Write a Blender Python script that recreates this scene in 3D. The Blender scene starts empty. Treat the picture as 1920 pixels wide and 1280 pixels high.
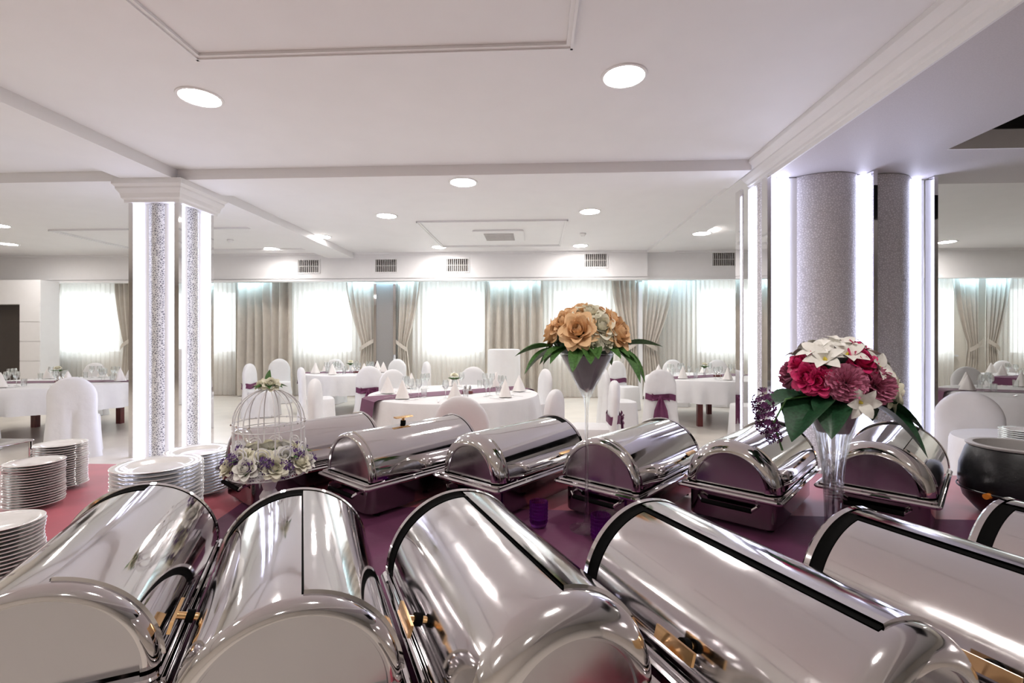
import bpy, math, random
from mathutils import Vector, Matrix, noise
R = math.radians; PI = math.pi
random.seed(7)
S = bpy.context.scene
COL = S.collection
# ---------------- camera ----------------
F = 900.0; PH = R(2.86); HC = 1.42; HY = 635.0      # focal length (px of a 1920 wide frame), yaw, eye height, horizon row
cam = bpy.data.objects.new('camera', bpy.data.cameras.new('camera')); COL.objects.link(cam)
cam.location = (0, 0, HC); cam.rotation_euler = (PI / 2, 0, PH)
cam.data.sensor_width = 36; cam.data.lens = 36 * F / 1920; cam.data.shift_y = -5 / 1920; cam.data.clip_start = .02
S.camera = cam
# ---------------- world, exposure ----------------
w = bpy.data.worlds.new('overcast_sky'); S.world = w; w.use_nodes = True
w.node_tree.nodes['Background'].inputs[0].default_value = (.93, .97, 1, 1)
w.node_tree.nodes['Background'].inputs[1].default_value = 2.3
S.view_settings.view_transform = 'Standard'; S.view_settings.look = 'None'
S.view_settings.exposure = 0.88; S.view_settings.gamma = 1
LAMP = 66.0      # radiance of the ceiling downlights
LED = 3.6        # radiance of the column light strips
# ---------------- helpers ----------------
def ray(px, py):
    u = (px - 960) / F; v = (HY - py) / F
    return u * math.cos(PH) - math.sin(PH), u * math.sin(PH) + math.cos(PH), v
def at(px, py, z):                       # pixel + the height of the surface it touches -> point
    dx, dy, v = ray(px, py); t = (z - HC) / v
    return Vector((dx * t, dy * t, z))
def xat(px, Y):                          # pixel column + depth of a wall -> X
    dx, dy, v = ray(px, 0); return dx / dy * Y
def node_mat(name):
    m = bpy.data.materials.new(name); m.use_nodes = True
    return m, m.node_tree, m.node_tree.nodes['Principled BSDF']
def mat(name, col, rough=.5, metal=0, var=.06, scale=8, bump=0, bscale=40, sheen=0, trans=0, spec=.5, sub=0, emit=0, ecol=None, coat=0, stretch=None):
    m, t, b = node_mat(name)
    tc = t.nodes.new('ShaderNodeTexCoord'); src = tc.outputs['Object']
    if stretch:
        mp = t.nodes.new('ShaderNodeMapping'); mp.inputs['Scale'].default_value = stretch
        t.links.new(src, mp.inputs[0]); src = mp.outputs[0]
    n = t.nodes.new('ShaderNodeTexNoise'); n.inputs['Scale'].default_value = scale; n.inputs['Detail'].default_value = 4
    t.links.new(src, n.inputs['Vector'])
    r = t.nodes.new('ShaderNodeValToRGB')
    r.color_ramp.elements[0].position = .3; r.color_ramp.elements[1].position = .7
    r.color_ramp.elements[0].color = [c * (1 - var) for c in col] + [1]
    r.color_ramp.elements[1].color = [min(1, c * (1 + var)) for c in col] + [1]
    t.links.new(n.outputs['Fac'], r.inputs[0]); t.links.new(r.outputs[0], b.inputs['Base Color'])
    b.inputs['Roughness'].default_value = rough; b.inputs['Metallic'].default_value = metal
    b.inputs['Sheen Weight'].default_value = sheen; b.inputs['Transmission Weight'].default_value = trans
    b.inputs['Specular IOR Level'].default_value = spec; b.inputs['Coat Weight'].default_value = coat
    if sub: b.inputs['Subsurface Weight'].default_value = sub; b.inputs['Subsurface Radius'].default_value = (.01, .008, .006)
    if bump:
        n2 = t.nodes.new('ShaderNodeTexNoise'); n2.inputs['Scale'].default_value = bscale; n2.inputs['Detail'].default_value = 3
        t.links.new(src, n2.inputs['Vector'])
        bp = t.nodes.new('ShaderNodeBump'); bp.inputs['Strength'].default_value = bump; bp.inputs['Distance'].default_value = .01
        t.links.new(n2.outputs['Fac'], bp.inputs['Height']); t.links.new(bp.outputs[0], b.inputs['Normal'])
    if emit:
        b.inputs['Emission Color'].default_value = list(ecol or col) + [1]; b.inputs['Emission Strength'].default_value = emit
    return m
def steel(name, col, r0, r1):
    m, t, b = node_mat(name)
    tc = t.nodes.new('ShaderNodeTexCoord')
    n = t.nodes.new('ShaderNodeTexNoise'); n.inputs['Scale'].default_value = 9; n.inputs['Detail'].default_value = 8; n.inputs['Roughness'].default_value = .7
    t.links.new(tc.outputs['Object'], n.inputs['Vector'])
    mr = t.nodes.new('ShaderNodeMapRange'); mr.inputs['From Min'].default_value = .4; mr.inputs['From Max'].default_value = .75
    mr.inputs['To Min'].default_value = r0; mr.inputs['To Max'].default_value = r1
    t.links.new(n.outputs['Fac'], mr.inputs['Value']); t.links.new(mr.outputs[0], b.inputs['Roughness'])
    n3 = t.nodes.new('ShaderNodeTexNoise'); n3.inputs['Scale'].default_value = 5; t.links.new(tc.outputs['Object'], n3.inputs['Vector'])
    bp = t.nodes.new('ShaderNodeBump'); bp.inputs['Strength'].default_value = .04; bp.inputs['Distance'].default_value = .01
    t.links.new(n3.outputs['Fac'], bp.inputs['Height']); t.links.new(bp.outputs[0], b.inputs['Normal'])
    b.inputs['Base Color'].default_value = list(col) + [1]; b.inputs['Metallic'].default_value = 1
    return m
M = {}
M['white_paint'] = mat('white_paint', (.84, .835, .84), .6, var=.01)
M['ceiling'] = mat('ceiling_paint', (.84, .832, .838), .7, var=.012, scale=3, bump=.02, bscale=200)
M['mauve'] = mat('grey_wallpaper', (.59, .56, .58), .55, var=.05, scale=120, bump=.1, bscale=160)
M['black'] = mat('recess_black', (.012, .012, .013), .8)
M['cream'] = mat('cream_wall', (.80, .74, .66), .65, var=.02)
M['floor'] = mat('cream_floor', (.78, .73, .66), .3, var=.05, scale=3)
M['door'] = mat('dark_door', (.045, .035, .03), .45)
M['wood'] = mat('mahogany', (.14, .025, .025), .35, var=.3, scale=6, stretch=(8, 8, 1))
M['white_cloth'] = mat('white_cloth', (.775, .77, .775), .8, var=.02, sheen=.1, bump=.3, bscale=14)
M['napkin'] = mat('napkin_linen', (.88, .85, .82), .8, var=.02)
M['purple_cloth'] = mat('purple_cloth', (.125, .02, .075), .6, var=.1, sheen=.04, bump=.08, bscale=30)
M['crimson'] = mat('crimson_satin', (.45, .05, .09), .38, var=.08, sheen=.3, spec=.7, bump=.05, bscale=12)
M['beige_drape'] = mat('beige_drape', (.60, .55, .48), .75, var=.05, sheen=.2)
M['grey_pillar'] = mat('grey_pillar', (.30, .29, .28), .6, var=.08, scale=60, bump=.1, bscale=90)
M['steel'] = steel('polished_steel', (.74, .72, .73), .035, .13)
M['worn_steel'] = steel('worn_steel', (.74, .72, .73), .07, .22)
M['dark_steel'] = steel('dark_steel', (.26, .23, .24), .08, .18)
M['satin_steel'] = steel('satin_steel', (.52, .51, .53), .16, .28)
M['chrome'] = steel('chrome', (.78, .77, .78), .03, .06)
M['gold'] = steel('gold', (.85, .55, .27), .1, .2)
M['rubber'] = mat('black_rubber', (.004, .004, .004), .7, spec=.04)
M['porcelain'] = mat('porcelain', (.86, .85, .84), .12, var=.01, coat=.4)
M['kettle'] = mat('kettle_black', (.010, .011, .013), .38, var=.3, scale=20, bump=.08, bscale=60)
M['kettle_grey'] = mat('kettle_lining', (.42, .40, .39), .45)
M['amber'] = mat('amber_knob', (.75, .25, .04), .25)
M['white_wire'] = mat('white_enamel', (.86, .85, .86), .35, var=.01)
M['gel'] = mat('grey_filler', (.46, .46, .47), .35, var=.12, scale=20)
M['leaf'] = mat('leaf_green', (.075, .19, .045), .45, var=.35, scale=18)
M['dark_leaf'] = mat('dark_leaf', (.018, .07, .03), .4, var=.4, scale=25)
M['peach'] = mat('peach_petal', (1.0, .63, .35), .6, var=.10, scale=14)
M['ivory'] = mat('ivory_petal', (.93, .90, .74), .6, var=.06, scale=14)
M['white_petal'] = mat('white_petal', (.88, .86, .80), .55, var=.04)
M['magenta'] = mat('magenta_petal', (.62, .02, .14), .55, var=.2)
M['mauve_petal'] = mat('mauve_petal', (.55, .17, .28), .65, var=.2, scale=30)
M['violet'] = mat('violet_petal', (.085, .02, .16), .6, var=.3, scale=30)
M['plum'] = mat('plum_petal', (.10, .012, .09), .6, var=.3, scale=30)
M['pollen'] = mat('pollen_yellow', (.75, .6, .08), .6)
M['grille'] = mat('grille_grey', (.56, .54, .53), .5)
M['duct'] = mat('galvanised_duct', (.22, .21, .20), .5)
M['lamp'] = mat('lamp_glow', (1, .93, .82), .5, emit=LAMP, ecol=(1, .945, .905))
M['led'] = mat('led_tube', (.9, .94, 1), .5, emit=LED, ecol=(.72, .75, 1))
M['cove'] = mat('cove_led', (.6, .9, 1), .5, emit=30, ecol=(.50, .80, 1))
def glassmat(name, col, rough=0.0, clear=.45):
    m, t, b = node_mat(name)
    n = t.nodes.new('ShaderNodeTexNoise'); n.inputs['Scale'].default_value = 3
    g = t.nodes.new('ShaderNodeBsdfGlass'); g.inputs['IOR'].default_value = 1.45; g.inputs['Roughness'].default_value = rough
    g.inputs['Color'].default_value = list(col) + [1]
    tr = t.nodes.new('ShaderNodeBsdfTransparent'); tr.inputs[0].default_value = list(col) + [1]
    mx = t.nodes.new('ShaderNodeMixShader'); mx.inputs[0].default_value = clear
    t.links.new(g.outputs[0], mx.inputs[1]); t.links.new(tr.outputs[0], mx.inputs[2])
    t.links.new(mx.outputs[0], t.nodes['Material Output'].inputs[0]); t.nodes.remove(b); t.nodes.remove(n)
    return m
M['glass'] = glassmat('clear_glass', (.97, .98, .98), 0, .62)
M['purple_glass'] = glassmat('purple_glass', (.78, .48, .88), .02)
def sheermat():
    m, t, b = node_mat('sheer_voile')
    d = t.nodes.new('ShaderNodeBsdfDiffuse'); d.inputs[0].default_value = (.9, .89, .86, 1)
    l = t.nodes.new('ShaderNodeBsdfTranslucent'); l.inputs[0].default_value = (.92, .91, .88, 1)
    tr = t.nodes.new('ShaderNodeBsdfTransparent')
    tc = t.nodes.new('ShaderNodeTexCoord'); wv = t.nodes.new('ShaderNodeTexNoise'); wv.inputs['Scale'].default_value = 30
    t.links.new(tc.outputs['Object'], wv.inputs['Vector'])
    a = t.nodes.new('ShaderNodeMixShader'); a.inputs[0].default_value = .6
    t.links.new(d.outputs[0], a.inputs[1]); t.links.new(l.outputs[0], a.inputs[2])
    c = t.nodes.new('ShaderNodeMixShader')
    mr = t.nodes.new('ShaderNodeMapRange'); mr.inputs['To Min'].default_value = .06; mr.inputs['To Max'].default_value = .14
    t.links.new(wv.outputs['Fac'], mr.inputs['Value']); t.links.new(mr.outputs[0], c.inputs[0])
    t.links.new(a.outputs[0], c.inputs[1]); t.links.new(tr.outputs[0], c.inputs[2])
    t.links.new(c.outputs[0], t.nodes['Material Output'].inputs[0]); t.nodes.remove(b)
    return m
M['sheer'] = sheermat()
def sparkle(name, scale, base, dark):
    m, t, b = node_mat(name)
    tc = t.nodes.new('ShaderNodeTexCoord')
    v = t.nodes.new('ShaderNodeTexVoronoi'); v.inputs['Scale'].default_value = scale; v.feature = 'DISTANCE_TO_EDGE'
    n = t.nodes.new('ShaderNodeTexNoise'); n.inputs['Scale'].default_value = scale * .7
    t.links.new(tc.outputs['Object'], n.inputs['Vector']); t.links.new(tc.outputs['Object'], v.inputs['Vector'])
    r = t.nodes.new('ShaderNodeValToRGB'); r.color_ramp.elements[0].position = .05; r.color_ramp.elements[1].position = .22
    r.color_ramp.elements[0].color = list(base) + [1]; r.color_ramp.elements[1].color = list(dark) + [1]
    t.links.new(v.outputs['Distance'], r.inputs[0]); t.links.new(r.outputs[0], b.inputs['Base Color'])
    bp = t.nodes.new('ShaderNodeBump'); bp.inputs['Strength'].default_value = .5; bp.inputs['Distance'].default_value = .01
    t.links.new(v.outputs['Distance'], bp.inputs['Height']); t.links.new(bp.outputs[0], b.inputs['Normal'])
    b.inputs['Roughness'].default_value = .3
    return m
M['mosaic'] = sparkle('glitter_mosaic', 42, (.82, .82, .83), (.27, .27, .30))
M['pebbled'] = sparkle('pebbled_wallpaper', 45, (.52, .50, .52), (.74, .72, .74))

class MB:
    def __init__(s): s.v = []; s.f = []
    def add(s, v, f):
        o = len(s.v); s.v += [tuple(p) for p in v]; s.f += [[i + o for i in q] for q in f]; return s
    def box(s, x0, x1, y0, y1, z0, z1):
        return s.add([(x, y, z) for z in (z0, z1) for y in (y0, y1) for x in (x0, x1)],
                     [[0, 2, 3, 1], [4, 5, 7, 6], [0, 1, 5, 4], [2, 6, 7, 3], [0, 4, 6, 2], [1, 3, 7, 5]])
    def grid(s, fn, nu, nv, closed_u=False):
        v = [fn(i / nu, j / nv) for j in range(nv + 1) for i in range(nu if closed_u else nu + 1)]
        n = nu if closed_u else nu + 1
        f = []
        for j in range(nv):
            for i in range(nu):
                a = j * n + i; b = j * n + (i + 1) % n
                f.append([a, b, b + n, a + n])
        return s.add(v, f)
    def lathe(s, prof, n=24, c=(0, 0, 0)):
        return s.grid(lambda u, t: (c[0] + prof[round(t * (len(prof) - 1))][0] * math.cos(2 * PI * u),
                                    c[1] + prof[round(t * (len(prof) - 1))][0] * math.sin(2 * PI * u),
                                    c[2] + prof[round(t * (len(prof) - 1))][1]), n, len(prof) - 1, True)
    def tube(s, pts, r, n=8):
        pts = [Vector(p) for p in pts]; rings = []
        for i, p in enumerate(pts):
            d = (pts[min(i + 1, len(pts) - 1)] - pts[max(i - 1, 0)]).normalized()
            a = d.orthogonal().normalized() if i == 0 else (rings_a - d * rings_a.dot(d)).normalized()
            rings_a = a; b = d.cross(a)
            rr = r[i] if isinstance(r, (list, tuple)) else r
            rings.append([p + a * rr * math.cos(2 * PI * k / n) + b * rr * math.sin(2 * PI * k / n) for k in range(n)])
        v = [q for g in rings for q in g]; f = []
        for j in range(len(pts) - 1):
            for k in range(n): f.append([j * n + k, j * n + (k + 1) % n, (j + 1) * n + (k + 1) % n, (j + 1) * n + k])
        f.append(list(range(n))[::-1]); f.append([(len(pts) - 1) * n + k for k in range(n)])
        return s.add(v, f)
    def rrect(s, w, l, r, z0, z1, cy=0, n=5, bev=.004):       # rounded slab
        def ring(e, z):
            o = []
            for cx, cyy, a0 in ((w/2-r, l/2-r, 0), (-w/2+r, l/2-r, 90), (-w/2+r, -l/2+r, 180), (w/2-r, -l/2+r, 270)):
                for k in range(n + 1):
                    a = R(a0 + 90 * k / n); o.append((cx + (r - e) * math.cos(a), cy + cyy + (r - e) * math.sin(a), z))
            return o
        rs = [ring(bev, z0), ring(0, z0 + bev), ring(0, z1 - bev), ring(bev, z1)]; k = len(rs[0])
        f = [[j * k + i, j * k + (i + 1) % k, (j + 1) * k + (i + 1) % k, (j + 1) * k + i] for j in range(3) for i in range(k)]
        f += [list(range(k))[::-1], [3 * k + i for i in range(k)]]
        return s.add([p for g in rs for p in g], f)
    def mesh(s, name, m, smooth=True):
        me = bpy.data.meshes.new(name); me.from_pydata(s.v, [], s.f); me.materials.append(M[m])
        import bmesh
        bm = bmesh.new(); bm.from_mesh(me); bmesh.ops.remove_doubles(bm, verts=bm.verts, dist=1e-5)
        bmesh.ops.recalc_face_normals(bm, faces=bm.faces); bm.to_mesh(me); bm.free()
        if smooth:
            me.shade_smooth(); me.set_sharp_from_angle(angle=R(40))
        return me
    def build(s, name, m, parent=None, smooth=True):
        return link(name, s.mesh(name, m, smooth), parent)
def link(name, me, parent=None, mtx=None):
    o = bpy.data.objects.new(name, me); COL.objects.link(o)
    if parent: o.parent = parent
    if mtx is not None: o.matrix_local = mtx
    return o
def tag(o, label, cat, group=None):
    o['label'] = label; o['category'] = cat
    if group: o['group'] = group
    return o
def struct(o, label=None):
    o['kind'] = 'structure'
    if label: o['label'] = label
    return o
def empty(name, loc=(0, 0, 0), rz=0):
    o = bpy.data.objects.new(name, None); COL.objects.link(o); o.location = loc; o.rotation_euler.z = rz; o.empty_display_size = .1
    return o
def dup(o, parent=None):
    c = o.copy(); COL.objects.link(c)
    if parent: c.parent = parent
    for k in list(o.children): dup(k, c)
    return c
def box(name, m, *b, parent=None): return MB().box(*b).build(name, m, parent, False)

# ---------------- the room ----------------
ZC = 3.42; ZB = 3.30; ZS = 3.16
YB, YCUR, YW = 11.0, 11.5, 11.95
XL, XR, Y0 = -14.0, 13.0, -6.0
struct(box('floor', 'floor', XL, XR, Y0, YW + .3, -.1, 0), 'glossy cream floor of the banquet hall')
ceil = struct(box('ceiling', 'ceiling', XL, 3.75, Y0, YW + .3, ZC, ZC + .1), 'white plaster ceiling with shallow beams')
box('ceiling_field', 'ceiling', 3.75, XR, 4.6, YW + .3, ZC, ZC + .1, parent=ceil)
rx0, rx1, ry0, ry1, rz0, rz1 = 3.79, 6.4, 2.2, 4.59, ZC - .09, 4.25      # open recess with black inner faces
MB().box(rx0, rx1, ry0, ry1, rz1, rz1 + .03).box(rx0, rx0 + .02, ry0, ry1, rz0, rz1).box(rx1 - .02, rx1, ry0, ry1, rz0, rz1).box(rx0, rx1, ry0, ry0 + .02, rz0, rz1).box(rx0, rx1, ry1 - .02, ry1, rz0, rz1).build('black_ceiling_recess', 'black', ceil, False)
box('ceiling_field', 'ceiling', 6.4, XR, 2.2, 4.6, ZC, ZC + .1, parent=ceil); box('ceiling_field', 'ceiling', 3.75, XR, Y0, 2.2, ZC, ZC + .1, parent=ceil)
struct(box('wall_back', 'cream', XL, XR, Y0 - .2, Y0, 0, ZC)); struct(box('wall_left', 'cream', XL - .2, XL, Y0, YW, 0, ZC)); struct(box('wall_right', 'cream', XR, XR + .2, Y0, YW, 0, ZC))
# far wall with window openings
wins = [(108, 226), (330, 441), (562, 662), (795, 906), (1036, 1142), (1306, 1420), (1690, 1786), (1894, 2010)]
wall = MB(); z0w, z1w = 1.04, 2.66; xs = [XL] + [xat(p, YW) for q in wins for p in q] + [XR]
for i in range(0, len(xs), 2): wall.box(xs[i], xs[i + 1], YW, YW + .25, 0, ZC)
for a, b in wins:
    wall.box(xat(a, YW), xat(b, YW), YW, YW + .25, 0, z0w).box(xat(a, YW), xat(b, YW), YW, YW + .25, z1w, ZC)
wf = struct(wall.build('wall_far', 'cream', None, False))
M['pane'] = glassmat('window_pane', (.98, 1, 1), 0, .93)
for i, (a, b) in enumerate(wins):
    xa, xb = xat(a, YW), xat(b, YW)
    w_ = MB(); t = .05
    for q in ((xa, xa + t, z0w, z1w), (xb - t, xb, z0w, z1w), (xa, xb, z0w, z0w + t), (xa, xb, z1w - t, z1w), ((xa + xb) / 2 - .03, (xa + xb) / 2 + .03, z0w, z1w)):
        w_.box(q[0], q[1], YW + .08, YW + .14, q[2], q[3])
    o = struct(w_.build('window_%d' % (i + 1), 'white_paint', None, False))
    for xa2, xb2 in ((xa + t, (xa + xb) / 2 - .03), ((xa + xb) / 2 + .03, xb - t)):
        box('pane', 'pane', xa2, xb2, YW + .105, YW + .115, z0w + t, z1w - t, parent=o)
    box('window_sill', 'white_paint', xa - .05, xb + .05, YW - .1, YW + .02, z0w - .04, z0w, parent=o)
struct(box('baseboard_far', 'wood', XL, XR, YW - .02, YW, 0, .09))
# bulkhead over the windows
xs_ = xat(1214, YB)
VENTS = []                                                   # px, centre
for px in (579, 724, 858, 1117, 1357):
    yv = YB if px < 1214 else YB + .12
    VENTS.append((px, Vector((xat(px, yv), yv, HC + (HY - (496 if px < 900 else 489)) / F * yv))))
bh = MB(); VW, VH = .25, .145
for xa, xb, ya, yb in ((XL, xs_, YB, YB + .16), (xs_, XR, YB + .12, YB + .2)):
    x = xa
    for px, c in VENTS:
        if xa < c.x < xb:
            bh.box(x, c.x - VW, ya, yb, 2.80, ZC).box(c.x - VW, c.x + VW, ya, yb, 2.80, c.z - VH).box(c.x - VW, c.x + VW, ya, yb, c.z + VH, ZC); x = c.x + VW
    bh.box(x, xb, ya, yb, 2.80, ZC)
bh.box(XL, xs_, YB - .05, YB + .18, 2.765, 2.80).box(xs_, XR, YB + .06, YB + .22, 2.765, 2.80)
bh.box(XL, xs_, YB - .03, YB, 2.83, 2.85).box(XL, xs_, YB - .05, YB, ZC - .05, ZC).box(xs_, XR, YB + .07, YB + .12, ZC - .05, ZC)
bulk = struct(bh.build('trim_1', 'white_paint', None, False), 'white window bulkhead with moulded edges')
for a, b in ((446, 502), (656, 700), (704, 740), (746, 780), (914, 1012), (1208, 1300), (1790, 1890)):
    box('cove_strip', 'cove', xat(a, YB + .46), xat(b, YB + .46), YB + .33, YB + .36, 2.85, 2.87, parent=bulk)
# vents on the bulkhead
for px, c in VENTS:
    g = empty('air_vent', c)
    tag(g, 'grey slatted air vent on the bulkhead ' + {579: 'above the window nearest the square column', 724: 'above the grey wall pillar', 858: 'above the sheer curtain beside the grey pillar', 1117: 'above the peach rose bouquet', 1357: 'next to the wide lit column'}[px], 'vent', 'air vents along the bulkhead')
    hw, hh = .25, .145
    MB().box(-hw - .025, hw + .025, -.015, 0, -hh - .025, -hh).box(-hw - .025, hw + .025, -.015, 0, hh, hh + .025).box(-hw - .025, -hw, -.015, 0, -hh, hh).box(hw, hw + .025, -.015, 0, -hh, hh).build('frame', 'white_paint', g, False)
    MB().box(-hw, hw, .29, .30, -hh, hh).box(-hw, hw, 0, .29, -hh, -hh + .006).box(-hw, hw, 0, .29, hh - .006, hh).box(-hw, -hw + .006, 0, .29, -hh + .006, hh - .006).box(hw - .006, hw, 0, .29, -hh + .006, hh - .006).build('duct', 'duct', g, False)
    sl = MB().box(-.009, .009, -.012, -.004, -hh, hh).mesh('slat', 'grille', False)
    for k in range(11): link('slat', sl, g, Matrix.Translation((-hw + (k + .5) * 2 * hw / 11, 0, 0)))
    box('crossbar', 'grille', -hw, hw, -.013, -.011, -.008, .008, parent=g)
# shallow ceiling beams
lc0 = at(335, 322, ZB); LCX, LCY = xat(335, 5.5), 5.5      # near right corner of the left column
LCW = LCX - xat(241, 5.5)
def beam(b, lab):
    o = struct(box('trim_2', 'ceiling', *b), lab); return o
beam((XL, 2.4, LCY - .02, LCY + .62, ZB, ZC), 'shallow ceiling beam running across the hall')
beam((LCX - LCW, LCX, Y0, LCY - .02, ZB, ZC), 'shallow ceiling beam running towards the windows')
beam((LCX - LCW, LCX, LCY + .62, YB, ZB, ZC), 'shallow ceiling beam beyond the left column')
beam((2.5, 3.1, 5.9, YB, ZC - .05, ZC), 'shallow ceiling beam beyond the right column')
# right soffit with crown moulding
so = struct(box('trim_3', 'mauve', 2.50, 3.78, Y0, 5.75, ZS, ZC), 'mauve papered soffit with white crown')
struct(box('trim_4', 'mauve', 3.78, XR, 4.62, 5.63, ZS, ZC), 'cross beam beside the dark ceiling opening')
box('beam_face', 'white_paint', 3.78, XR, 4.60, 4.62, ZS, ZC, parent=so)
prof = [(.01, -.006), (-.008, -.006), (-.008, .035), (-.02, .045), (-.02, .07), (-.045, .10), (-.07, .15), (-.07, .165), (-.10, .19), (-.13, .22), (-.13, .26)]
cr = MB(); ys = (Y0, 5.75)
cr.grid(lambda u, v: (2.50 + prof[round(v * 10)][0], ys[round(u)] - (prof[round(v * 10)][0] if u > .5 else 0), ZS + prof[round(v * 10)][1]), 1, 10)
xs2 = (2.50, 3.9)
cr.grid(lambda u, v: (xs2[round(u)] + (prof[round(v * 10)][0] if u < .5 else 0), 5.75 - prof[round(v * 10)][0], ZS + prof[round(v * 10)][1]), 1, 10)
cr.build('crown_moulding', 'white_paint', so, False)
# ceiling panel mouldings
def frame(p0, p1, zc=ZC):
    (x0, y0), (x1, y1) = p0, p1; m = MB(); t = .045
    for a in ((x0, x1, y0, y0 + t), (x0, x1, y1 - t, y1), (x0, x0 + t, y0 + t, y1 - t), (x1 - t, x1, y0 + t, y1 - t)): m.box(*a, zc - .02, zc - .0005)
    t2 = .018
    for a in ((x0, x1, y0, y0 + t2), (x0, x1, y1 - t2, y1), (x0, x0 + t2, y0, y1), (x1 - t2, x1, y0, y1)): m.box(*a, zc - .032, zc - .019)
    struct(m.build('trim_5', 'white_paint', None, False), 'thin rectangular ceiling panel moulding')
a = at(380, 115, ZC); b = at(1075, 76, ZC); frame((a.x, -1.2), (b.x, (a.y + b.y) / 2))
a = at(780, 414, ZC); b = at(1061, 459, ZC); frame((a.x, a.y), (b.x - .1, b.y))
a = at(90, 430, ZC); frame((a.x, a.y), (a.x + 4.5, 10.4))
# downlights
def downlight(x, y, z, r=.155, off=''):
    g = empty('ceiling_downlight' + off, (x, y, z))
    MB().lathe([(r, -.0005), (r + .022, -.0005), (r + .018, -.008), (r, -.012), (r - .006, -.008), (r, -.0005)], 32).build('trim_ring', 'white_paint', g)
    MB().lathe([(r - .004, -.003), (r * .5, -.004), (.0001, -.004)], 32).build('lens' + off, 'lamp', g)
    return g
DL = {375: 'big round downlight between the square column and the large ceiling moulding', 1170: 'big round downlight between the large ceiling moulding and the crown', 725: 'round downlight beside the moulded panel, above the grey pillar', 1106: 'round downlight beside the moulded panel, towards the wide column', 604: 'round downlight next to the beam beyond the square column',
      823: 'small round downlight near the bulkhead before the cassette panel', 1088: 'small round downlight near the bulkhead by the smoke detector', 1316: 'round downlight on the shallow beam beside the wide column', 1775: 'round downlight glowing beyond the wide column'}
for px, py in ((375, 182), (1170, 142), (725, 404), (1106, 396), (604, 443), (823, 466), (1088, 463), (1316, 432), (15, 457), (-4, 422), (1775, 453)):
    p = at(px, py, ZC); z = ZC
    if p.y > 10.35: p *= 10.35 / p.y
    if 2.5 < p.x < 3.1 and p.y > 5.9: z = ZC - .05
    tag(downlight(p.x, p.y, z), DL.get(px, 'round recessed downlight glowing in the white ceiling'), 'light', 'ceiling downlights')
p = at(522, 470, ZC); tag(downlight(p.x, 10.35, ZC), 'round recessed downlight glowing in the white ceiling', 'light', 'ceiling downlights')
p = at(861, 325, ZB); tag(downlight(p.x, 5.72, ZB), 'round recessed downlight set in the cross beam', 'light')
for x, y in ((-2.9, .6), (.7, .3), (-2.8, -2.6), (.7, -2.8), (-7.5, 3.6), (-7.5, .4), (-11, 5), (-11, 1), (-8.5, -3), (10.5, 8.5)):
    tag(downlight(x, y, ZC, off='_offscreen'), 'round recessed downlight continuing the rows of ceiling lights', 'light', 'ceiling downlights beyond the view')
# ceiling cassette, sensors
p = at(937, 441, ZC); g = tag(empty('ceiling_air_conditioner', p), 'white square ceiling cassette with slatted centre inside moulded panel', 'air conditioner')
MB().rrect(.95, .95, .05, -.03, -.001).build('panel', 'white_paint', g)
sl = MB().box(-.28, .28, -.012, .012, -.045, -.0305).mesh('slat', 'grille', False)
for k in range(9): link('slat', sl, g, Matrix.Translation((0, -.28 + k * .07, 0)))
for px, py in ((1093, 437), (432, 449)):
    p = at(px, py, ZC); MB().lathe([(.0001, -.07), (.03, -.065), (.045, -.04), (.06, -.03), (.06, -.001), (.0001, -.001)], 16)
    o = MB().lathe([(.0001, -.07), (.03, -.065), (.045, -.04), (.06, -.03), (.06, -.001), (.0001, -.001)], 16).build('smoke_detector', 'white_paint'); o.location = p
    tag(o, 'small white smoke detector %s' % ('near the ceiling cassette' if px > 900 else 'on the ceiling behind the square lit column'), 'smoke detector')
# white panelled unit on the left with a dark doorway
yu = 10.5; ux = xat(76, yu); dx0, dx1 = xat(-40, yu), xat(22, yu); nx = xat(37, yu)
u = struct(MB().box(nx, ux, yu, YB - .06, 0, 2.78).box(XL, dx0, yu, YB - .06, 0, 2.78).box(dx0, nx, yu, YB - .06, 2.22, 2.78).build('door_1', 'white_paint', None, False), 'white panelled surround of a dark doorway')
box('door_leaf', 'door', dx0, dx1, yu + .22, yu + .27, 0, 2.22, parent=u)
box('reveal', 'cream', dx1, nx, yu + .2, yu + .27, 0, 2.22, parent=u)
for k in range(5): box('panel', 'white_paint', nx + .01, ux - .01, yu - .012, yu, .02 + k * .45, .45 + k * .45, parent=u)

# ---------------- curtains ----------------
def drape(x0, x1, folds, amp, m, z0=.02, z1=2.90, tie=None, Y=YCUR, name='curtain', parent=None):
    ph = random.random() * 6
    def fn(u, v):
        z = z0 + (z1 - z0) * v; x = x0 + (x1 - x0) * u; a = amp
        if tie:
            side, zt, ratio = tie
            k = max(0, min(1, (z1 - z) / (z1 - zt))) ** 1.6 if z > zt else max(.6, 1 - (zt - z) * .35)
            wd = 1 - (1 - ratio) * k
            x = (x1 - (x1 - x) * wd) if side == 'r' else (x0 + (x - x0) * wd); a = amp * (.5 + .5 * wd)
        q = math.sin(u * folds * 2 * PI + ph + .4 * math.sin(v * 3 + u * 9))
        return (x, Y + a * q * (.75 + .25 * math.sin(u * 17 + ph)), z)
    return MB().grid(fn, int(folds * 10), 22).build(name, m, parent)
GD = 'curtains along the window wall'
XC = lambda p: xat(p, YCUR)
def sheer(a, b, lab): tag(drape(XC(a), XC(b), (b - a) / 9, .025, 'sheer', Y=YCUR + .15, name='sheer_curtain'), lab, 'curtain', 'sheer curtains')
sheer(96, 232, 'white sheer curtain behind the table by the white panelled wall')
sheer(380, 446, 'narrow white sheer curtain beside the square lit column')
sheer(540, 690, 'white sheer curtain left of the grey wall pillar')
sheer(770, 914, 'white sheer curtain between the grey pillar and the cocktail table')
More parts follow.
